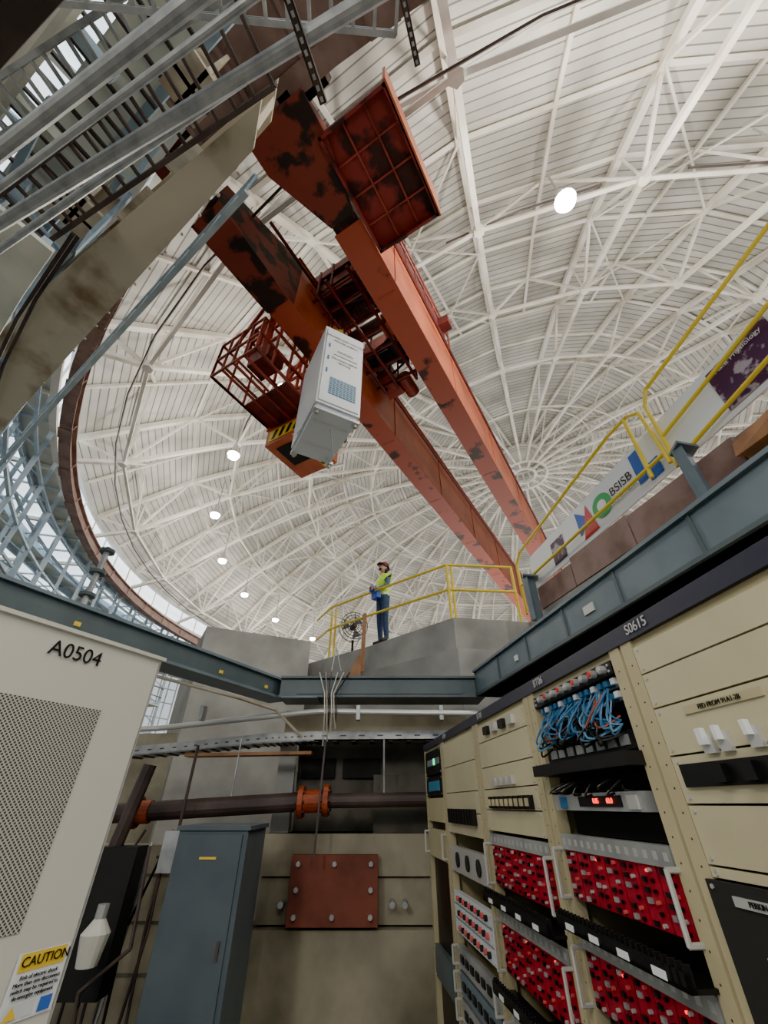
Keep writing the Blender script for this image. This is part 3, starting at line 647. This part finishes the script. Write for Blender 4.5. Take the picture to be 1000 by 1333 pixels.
# ---------------------------------------------------------------- racks
rn=Vector((-.9935,-.114,0));ru=Vector((.115,-1,0)).normalized()
def K(y,z,out=0): return V(.80-.115*y,y,z)+rn*out
def rb(mb,y0,y1,z0,z1,d0,d1,k):
    a=[K(y0,z0,d0),K(y1,z0,d0),K(y1,z0,d1),K(y0,z0,d1)]
    mb.prism(a,[p+Z*(z1-z0) for p in a],k)
edges=[.25,1.15,1.79,2.53,3.32,3.95]
racks=[]
for i in range(5):
    y0,y1=edges[i],edges[i+1];e_=empty('electronics_rack');racks.append(e_)
    mb=MB()
    rb(mb,y0+.002,y0+.02,-1.65,.36,-.8,0,'beige');rb(mb,y1-.02,y1-.002,-1.65,.36,-.8,0,'beige')
    rb(mb,y0+.02,y1-.02,-1.65,.36,-.8,-.5,'dark')
    rb(mb,y0,y1,.34,.36,-.8,0,'beige');rb(mb,y0,y1,-1.65,-1.55,-.8,0,'beige')
    rb(mb,y0+.005,y0+.05,-1.65,.36,-.03,.01,'beige');rb(mb,y1-.05,y1-.005,-1.65,.36,-.03,.01,'beige')
    rb(mb,y0,y1,.36,.405,-.1,.015,'navy')
    if i==4: rb(mb,y0,y1,-1.6,.36,-.45,-.02,'black')
    for z in [ -1.5+.045*q for q in range(41)]:
        for yy in (y0+.03,y1-.03): mb.tube(K(yy,z,.008),K(yy,z,.0105),.0025,'dark',5)
    mb.build('rack_frame',e_)
def panel(mb,i,z0,z1,k='beige2',out=.012,inset=.055):
    y0,y1=edges[i]+inset,edges[i+1]-inset
    rb(mb,y0,y1,z0+.002,z1-.002,-.02,out,k)
    for yy in (y0+.015,y1-.015):
        for z in (z0+.012,z1-.012): mb.tube(K(yy,z,out),K(yy,z,out+.003),.004,'alu',6)
def handles(mb,i,z0,z1):
    for yy in (edges[i]+.045,edges[i+1]-.045):
        mb.path([K(yy,z0,.01),K(yy,z0,.04),K(yy,z1,.04),K(yy,z1,.01)],.006,'alu',6)
def redrow(mb,i,z0,z1,n=8):
    y0,y1=edges[i]+.055,edges[i+1]-.055;w=(y1-y0)/n
    rb(mb,y0,y1,z0,z1,-.3,-.05,'dark')
    rb(mb,y0,y1,z1,z1+.04,-.02,.012,'galv')
    for j in range(14): rb(mb,y0+(y1-y0)*(j+.3)/14,y0+(y1-y0)*(j+.7)/14,z1+.012,z1+.028,.012,.0125,'alu')
    for j in range(n):
        a=y0+w*j;rb(mb,a+.003,a+w-.003,z0,z1,-.04,.006,'pcb')
        for q in range(6):
            z=z0+(z1-z0)*(q+.5)/6
            kk=['black','alu','black','leddim','black'][(q+j)%5]
            mb.tube(K(a+w*.28,z,.006),K(a+w*.28,z,.015),.0042,kk,6)
            if (q*3+j)%4: rb(mb,a+w*.6,a+w*.78,z-.005,z+.005,.006,.013,['black','galv','black'][(q+2*j)%3])
        if j%3==1: mb.tube(K(a+w*.5,z1-.012,.006),K(a+w*.5,z1-.012,.01),.003,'led',5)
    handles(mb,i,z0,z1)
def cabletray(mb,i,z0,z1):
    y0,y1=edges[i]+.04,edges[i+1]-.04
    rb(mb,y0,y1,z0,z0+.008,-.02,.07,'black');rb(mb,y0,y1,z0,z1,.06,.07,'black')
    for q in range(26):
        yy=y0+(y1-y0)*q/26;rb(mb,yy,yy+.006,z0,z1+.012,.055,.07,'black')
    for q in range(4):
        yy=y0+(y1-y0)*(q+.5)/4.3;rb(mb,yy,yy+.045,z0+.004,z0+.018,.07,.072,'white')
def cables(mb,i,z0,z1,n,k,sag=.06,r=.0032):
    y0,y1=edges[i]+.1,edges[i+1]-.1
    for q in range(n):
        a=y0+(y1-y0)*random.random();b=min(y1,max(y0,a+random.uniform(-.2,.2)));h=random.uniform(.02,.07);s2=random.uniform(.3,1)*sag
        pts=[K(a+(b-a)*t/8,z0+(z1-z0)*(t/8)-s2*math.sin(math.pi*t/8),h*math.sin(math.pi*t/8)) for t in range(9)]
        mb.path(pts,r,k,5)
mb=MB()
panel(mb,0,.27,.34);panel(mb,0,.19,.27);panel(mb,0,.09,.19);panel(mb,0,.0,.09);panel(mb,0,-.10,.0);panel(mb,0,-.12,-.10)
rb(mb,.80,1.0,.162,.178,.012,.016,'beige')
rb(mb,.5,1.07,.03,.072,.012,.02,'black')
for j in range(6):
    yy=.56+.07*j;rb(mb,yy,yy+.026,.085,.12,.012,.022,'alu');rb(mb,yy+.008,yy+.018,.105,.13,.022,.034,'white');rb(mb,yy+.03,yy+.06,.036,.066,.02,.034,'black')
rb(mb,.95,.98,.085,.12,.012,.022,'alu');rb(mb,.957,.972,.1,.13,.022,.034,'white')
panel(mb,0,-.34,-.12,'dark',.02,.04)
rb(mb,.72,.86,-.19,-.14,.02,.023,'white');rb(mb,.9,1.05,-.155,-.14,.02,.023,'alu');rb(mb,.92,1.02,-.26,-.215,.02,.023,'white');rb(mb,.94,1.0,-.31,-.285,.02,.023,'yellowlab')
panel(mb,0,-.46,-.34,'black');panel(mb,0,-.8,-.46);panel(mb,0,-1.5,-.8)
mb.build('panel_set',racks[0])
text('FED FROM 91A1-2B',K(.9,.170,.018),ru,Z,.013,'black',racks[0]);text('PERKIN ELMER',K(.975,-.147,.025),ru,Z,.012,'black',racks[0])
text('Modified\nfor TRIM',K(.97,-.230,.025),ru,Z,.016,'redc',racks[0])
text('S0615',K(1.05,.383,.017),ru,Z,.036,'alu',racks[0])
mb=MB()
panel(mb,1,.30,.34,'black')
for j in range(9):
    mb.tube(K(1.24+.052*j,.32,.01),K(1.24+.052*j,.32,.03),.012,'galv',10);mb.tube(K(1.24+.052*j,.32,.03),K(1.24+.052*j,.32,.034),.008,'redc' if j%2 else 'alu',8)
rb(mb,1.21,1.73,.17,.30,-.3,-.12,'dark')
for z in (.275,.24): 
    rb(mb,1.21,1.73,z,z+.026,-.12,-.02,'galv')
    for j in range(14): rb(mb,1.22+.036*j,1.24+.036*j,z+.004,z+.02,-.02,.006,'blue' if j%3 else 'white2')
cables(mb,1,.275,.19,30,'blue');cables(mb,1,.25,.18,18,'blue3');cables(mb,1,.27,.2,4,'orange');cables(mb,1,.24,.16,16,'black')
rb(mb,1.21,1.73,.12,.165,-.3,.0,'black');rb(mb,1.19,1.75,.08,.112,-.3,.06,'black')
for j in range(8): rb(mb,1.24+.06*j,1.28+.06*j,.13,.155,.0,.004,'galv')
rb(mb,1.21,1.73,.03,.07,-.3,-.04,'dark');rb(mb,1.23,1.71,-.015,.028,-.3,.02,'galv');rb(mb,1.32,1.54,-.005,.02,.02,.024,'black')
rb(mb,1.25,1.29,-.01,.02,.02,.026,'alu');rb(mb,1.62,1.66,-.01,.02,.02,.026,'blue')
cables(mb,1,.07,.03,8,'black',.03)
rb(mb,1.21,1.73,-.078,-.02,-.3,-.05,'dark')
redrow(mb,1,-.235,-.118,7);cabletray(mb,1,-.30,-.27);redrow(mb,1,-.46,-.345,7);cabletray(mb,1,-.53,-.50)
panel(mb,1,-.7,-.55);redrow(mb,1,-.9,-.76,7);panel(mb,1,-1.5,-.95)
mb.build('panel_set',racks[1])
text('0.85',K(1.44,.008,.026),ru,Z,.018,'led',racks[1]);text('60.0',K(1.37,.008,.026),ru,Z,.018,'led',racks[1])
text('BT06',K(1.66,.383,.017),ru,Z,.038,'alu',racks[1])
mb=MB()
panel(mb,2,.26,.34)
for j in range(4): rb(mb,1.95+.11*j,2.01+.11*j,.285,.32,.012,.03,'black' if j%2 else 'alu')
panel(mb,2,.15,.26);panel(mb,2,.06,.15);panel(mb,2,-.02,.06)
for j in range(9): rb(mb,1.9+.055*j,1.94+.055*j,-.015,.03,.012,.03,'black');rb(mb,1.91+.055*j,1.925+.055*j,-.005,.02,.03,.04,'beige')
for j in range(4): rb(mb,2.05+.07*j,2.09+.07*j,.07,.1,.012,.03,'alu')
panel(mb,2,-.10,-.02);redrow(mb,2,-.29,-.15,8);cabletray(mb,2,-.345,-.31);redrow(mb,2,-.56,-.41,8);cabletray(mb,2,-.62,-.585);redrow(mb,2,-.85,-.7,8);panel(mb,2,-1.5,-.9)
mb.build('panel_set',racks[2]);text('BT05',K(2.40,.383,.017),ru,Z,.038,'alu',racks[2])
mb=MB()
panel(mb,3,.2,.34);panel(mb,3,.06,.2);panel(mb,3,-.04,.06)
for j in range(10): rb(mb,2.65+.055*j,2.69+.055*j,-.09,-.02,.012,.035,'black')
panel(mb,3,-.14,-.04);panel(mb,3,-.32,-.2,'alu')
for j in range(3): mb.tube(K(2.7+.2*j,-.26,.012),K(2.7+.2*j,-.26,.02),.035,'dark',12)
for q in range(3):
    z=-.46-.06*q
    panel(mb,3,z,z+.055,'white2')
    for j in range(10): mb.tube(K(2.66+.055*j,z+.028,.012),K(2.66+.055*j,z+.028,.026),.012,'leddim' if (j+q)%2 else 'dark',8)
for q in range(5):
    z=-.72-.1*q;panel(mb,3,z,z+.09,'slate2' if q%2 else 'galv');handles(mb,3,z+.01,z+.08)
    for j in range(6): rb(mb,2.7+.09*j,2.75+.09*j,z+.03,z+.06,.012,.02,'black')
mb.build('panel_set',racks[3]);text('BT04',K(3.2,.383,.017),ru,Z,.038,'alu',racks[3])
mb=MB()
panel(mb,4,.18,.34,'black');panel(mb,4,.05,.17,'black');rb(mb,3.45,3.8,.08,.14,.012,.018,'bluegr');panel(mb,4,-.1,.04,'beige');panel(mb,4,-.3,-.14,'beige');panel(mb,4,-.9,-.75,'slate')
for j in range(6): rb(mb,3.42+.07*j,3.45+.07*j,.24,.28,.012,.02,'ledg' if j==2 else 'slate2')
handles(mb,4,-.28,-.16)
mb.build('panel_set',racks[4])
# ---------------------------------------------------------------- person
person=empty('worker_in_hi_vis_vest')
def skinmesh(name,pts,edges_,radii,mats,matfn,parent,sub=2):
    me=bpy.data.meshes.new(name);me.from_pydata(pts,edges_,[]);o=bpy.data.objects.new(name,me);scene.collection.objects.link(o)
    bpy.context.view_layer.objects.active=o
    md=o.modifiers.new('s','SKIN')
    for i,r in enumerate(radii):
        me.skin_vertices[0].data[i].radius=r if isinstance(r,tuple) else (r,r)
    me.skin_vertices[0].data[0].use_root=True
    md.use_smooth_shade=True;sb=o.modifiers.new('u','SUBSURF');sb.levels=sub;sb.render_levels=sub
    dg=bpy.context.evaluated_depsgraph_get();m2=bpy.data.meshes.new_from_object(o.evaluated_get(dg))
    o.modifiers.clear();o.data=m2
    m2.materials.clear()
    for k in mats:m2.materials.append(M[k])
    for p in m2.polygons:
        p.material_index=matfn(p.center);p.use_smooth=True
    if parent:o.parent=parent
    return o
pts=[(0,0,.95),(.01,0,1.08),(.01,0,1.22),(.02,0,1.38),(.0,0,1.47),(-.01,0,1.53),
 (0,.09,.88),(-.01,.1,.5),(.02,.11,.1),(-.06,.12,.05),(-.15,.12,.035),
 (0,-.09,.88),(-.03,-.11,.5),(.0,-.12,.1),(-.08,-.13,.05),(-.17,-.13,.035),
 (.01,.17,1.40),(-.02,.215,1.15),(-.17,.14,1.08),(-.24,.07,1.08),
 (.01,-.17,1.40),(-.04,-.215,1.16),(-.17,-.15,1.08),(-.24,-.07,1.08)]
ed=[(0,1),(1,2),(2,3),(3,4),(4,5),(0,6),(6,7),(7,8),(8,9),(9,10),(0,11),(11,12),(12,13),(13,14),(14,15),(3,16),(16,17),(17,18),(18,19),(3,20),(20,21),(21,22),(22,23)]
rad=[(.12,.15),(.13,.155),(.14,.165),(.125,.155),.06,.05,.095,.066,.048,.05,.035,.095,.066,.048,.05,.035,.068,.046,.038,.028,.068,.046,.038,.028]
def mf(c):
    if c.z<.095: return 3
    if c.z<.98 and abs(c.y)<.26 and c.x>-.12 : return 0
    if c.z>1.485: return 2
    if c.x<-.15: return 2 if c.x<-.2 else 1
    if abs(c.y)>.17 and c.z<1.32: return 1
    if .98<c.z<1.5:
        if 1.10<c.z<1.15 or 1.0<c.z<1.04 : return 5
        return 4
    return 1
b=skinmesh('body',pts,ed,rad,['denim','shirt','skin','boot','vest','silver'],mf,person)
def ell(name,c,s,k,parent,rot=(0,0,0),seg=24):
    bm=bmesh.new();bmesh.ops.create_uvsphere(bm,u_segments=seg,v_segments=seg//2,radius=1)
    me=bpy.data.meshes.new(name);bm.to_mesh(me);bm.free();me.materials.append(M[k])
    for p in me.polygons:p.use_smooth=True
    o=bpy.data.objects.new(name,me);scene.collection.objects.link(o);o.location=c;o.scale=s;o.rotation_euler=rot;o.parent=parent;return o
head=empty('head');head.parent=person;head.location=(-.01,0,1.56);head.rotation_euler=(0,math.radians(22),0)
ell('skull',(0,0,.08),(.095,.075,.115),'skin',head);ell('jaw',(-.035,0,.03),(.06,.055,.06),'skin',head)
ell('nose',(-.102,0,.07),(.02,.012,.022),'skin',head,seg=12)
for sy in (-1,1):
    ell('eye',(-.086,sy*.03,.09),(.012,.013,.009),'white',head,seg=12);ell('pupil',(-.096,sy*.03,.09),(.004,.006,.006),'black',head,seg=8);ell('ear',(.01,sy*.076,.08),(.02,.01,.03),'skin',head,seg=12)
    ell('brow',(-.09,sy*.03,.108),(.008,.02,.004),'hair',head,seg=8)
ell('mouth',(-.088,0,.03),(.008,.024,.005),'redc',head,seg=12);ell('hair',(.028,0,.075),(.082,.08,.1),'hair',head)
ell('beard',(-.05,0,.012),(.05,.048,.035),'hair',head)
mb=MB()
prof=[(.128,.105),(.118,.14),(.10,.185),(.065,.22),(.0,.232)]
for (r0,z0),(r1,z1) in zip(prof[:-1],prof[1:]):
    for i in range(24):
        a=i*math.pi/12;b_=a+math.pi/12
        mb.poly([(r0*math.cos(a),r0*.85*math.sin(a),z0),(r0*math.cos(b_),r0*.85*math.sin(b_),z0),(r1*math.cos(b_),r1*.85*math.sin(b_),z1),(r1*math.cos(a),r1*.85*math.sin(a),z1)],'helmet')
mb.prism([(-.175,-.05,.1),(-.175,.05,.1),(-.1,.1,.105),(-.1,-.1,.105)],[(-.175,-.05,.108),(-.175,.05,.108),(-.1,.1,.118),(-.1,-.1,.118)],'helmet')
mb.build('hard_hat',head,True)
for sy in (-1,1):
    skinmesh('palm',[(-.235,sy*.075,1.08),(-.275,sy*.055,1.085)],[(0,1)],[(.022,.032),(.02,.036)],['skin'],lambda c:0,person,1)
    for q in range(4):
        z=1.115-.02*q;L=[.9,1,.95,.75][q]
        skinmesh('finger',[(-.28,sy*.06,z),(-.31,sy*(.06-.012*L),z),(-.315,sy*(.06-.04*L),z-.003),(-.295,sy*(.06-.05*L),z-.005)],[(0,1),(1,2),(2,3)],[.009,.0088,.008,.007],['skin'],lambda c:0,person,1)
    skinmesh('thumb',[(-.25,sy*.06,1.1),(-.27,sy*.035,1.125),(-.295,sy*.025,1.13)],[(0,1),(1,2)],[.011,.01,.008],['skin'],lambda c:0,person,1)
mb=MB()
mb.ob((-.30,-.045,1.03),(.07,0,0),(0,.09,0),(0,0,.12),'bluebox');mb.ob((-.31,-.03,1.08),(.012,0,0),(0,.06,0),(0,0,.05),'black');mb.tube((-.265,0,1.15),(-.265,0,1.2),.008,'black')
mb.ob((-.22,-.10,.9),(.1,0,0),(0,.2,0),(0,0,.14),'bluebox')
mb.build('remote_controller',person)
person.location=V(-.02,7.74,2.45);person.rotation_euler=(0,0,math.radians(35))
# ---------------------------------------------------------------- lights
w=bpy.data.worlds.new('world');scene.world=w;w.use_nodes=True;w.node_tree.nodes['Background'].inputs[0].default_value=(.84,.91,1,1);w.node_tree.nodes['Background'].inputs[1].default_value=1.0
l=bpy.data.lights.new('dome_fill_light','AREA');l.shape='DISK';l.size=22;l.energy=3400;l.color=(1,.97,.92)  # unseen up-facing disk, added to brighten the dome evenly
lo=bpy.data.objects.new('dome_fill_light',l);scene.collection.objects.link(lo);lo.location=V(12,24,1.2);lo.rotation_euler=(math.pi,0,0)
for (x,y,z) in ((-.7,-1.8,3.0),(-2.6,-1.2,3.0)):  # unseen fixtures added behind the camera as fill light
    e_=empty('added_fill_fixture');mb=MB()
    mb.box(x-.15,x+.15,y-.6,y+.6,z,z+.06,'white2');mb.tube(V(x,y,z+.06),V(x,y,z+7.02),.01,'galv',5);mb.build('fill_fixture_housing',e_)
    mb=MB()
    for q in (-.07,.07): mb.tube(V(x+q,y-.57,z-.02),V(x+q,y+.57,z-.02),.018,'tube',10)
    mb.build('fill_fixture_tubes',e_)
    l=bpy.data.lights.new('fill_fixture_light','AREA');l.shape='RECTANGLE';l.size=.28;l.size_y=1.15;l.energy=70;l.color=(1,.93,.8)
    lo=bpy.data.objects.new('fill_fixture_light',l);scene.collection.objects.link(lo);lo.location=V(x,y,z-.05);lo.parent=e_
for (x,y,z,en) in ((-3.2,-3.6,3.6,260),(1.2,-4.0,3.6,260)):  # extra unseen lamps added behind the camera to brighten undersides and racks
    hibay(V(x,y,z),9.95-z,en)
scene.view_settings.look='AgX - Punchy'
scene.view_settings.exposure=.5
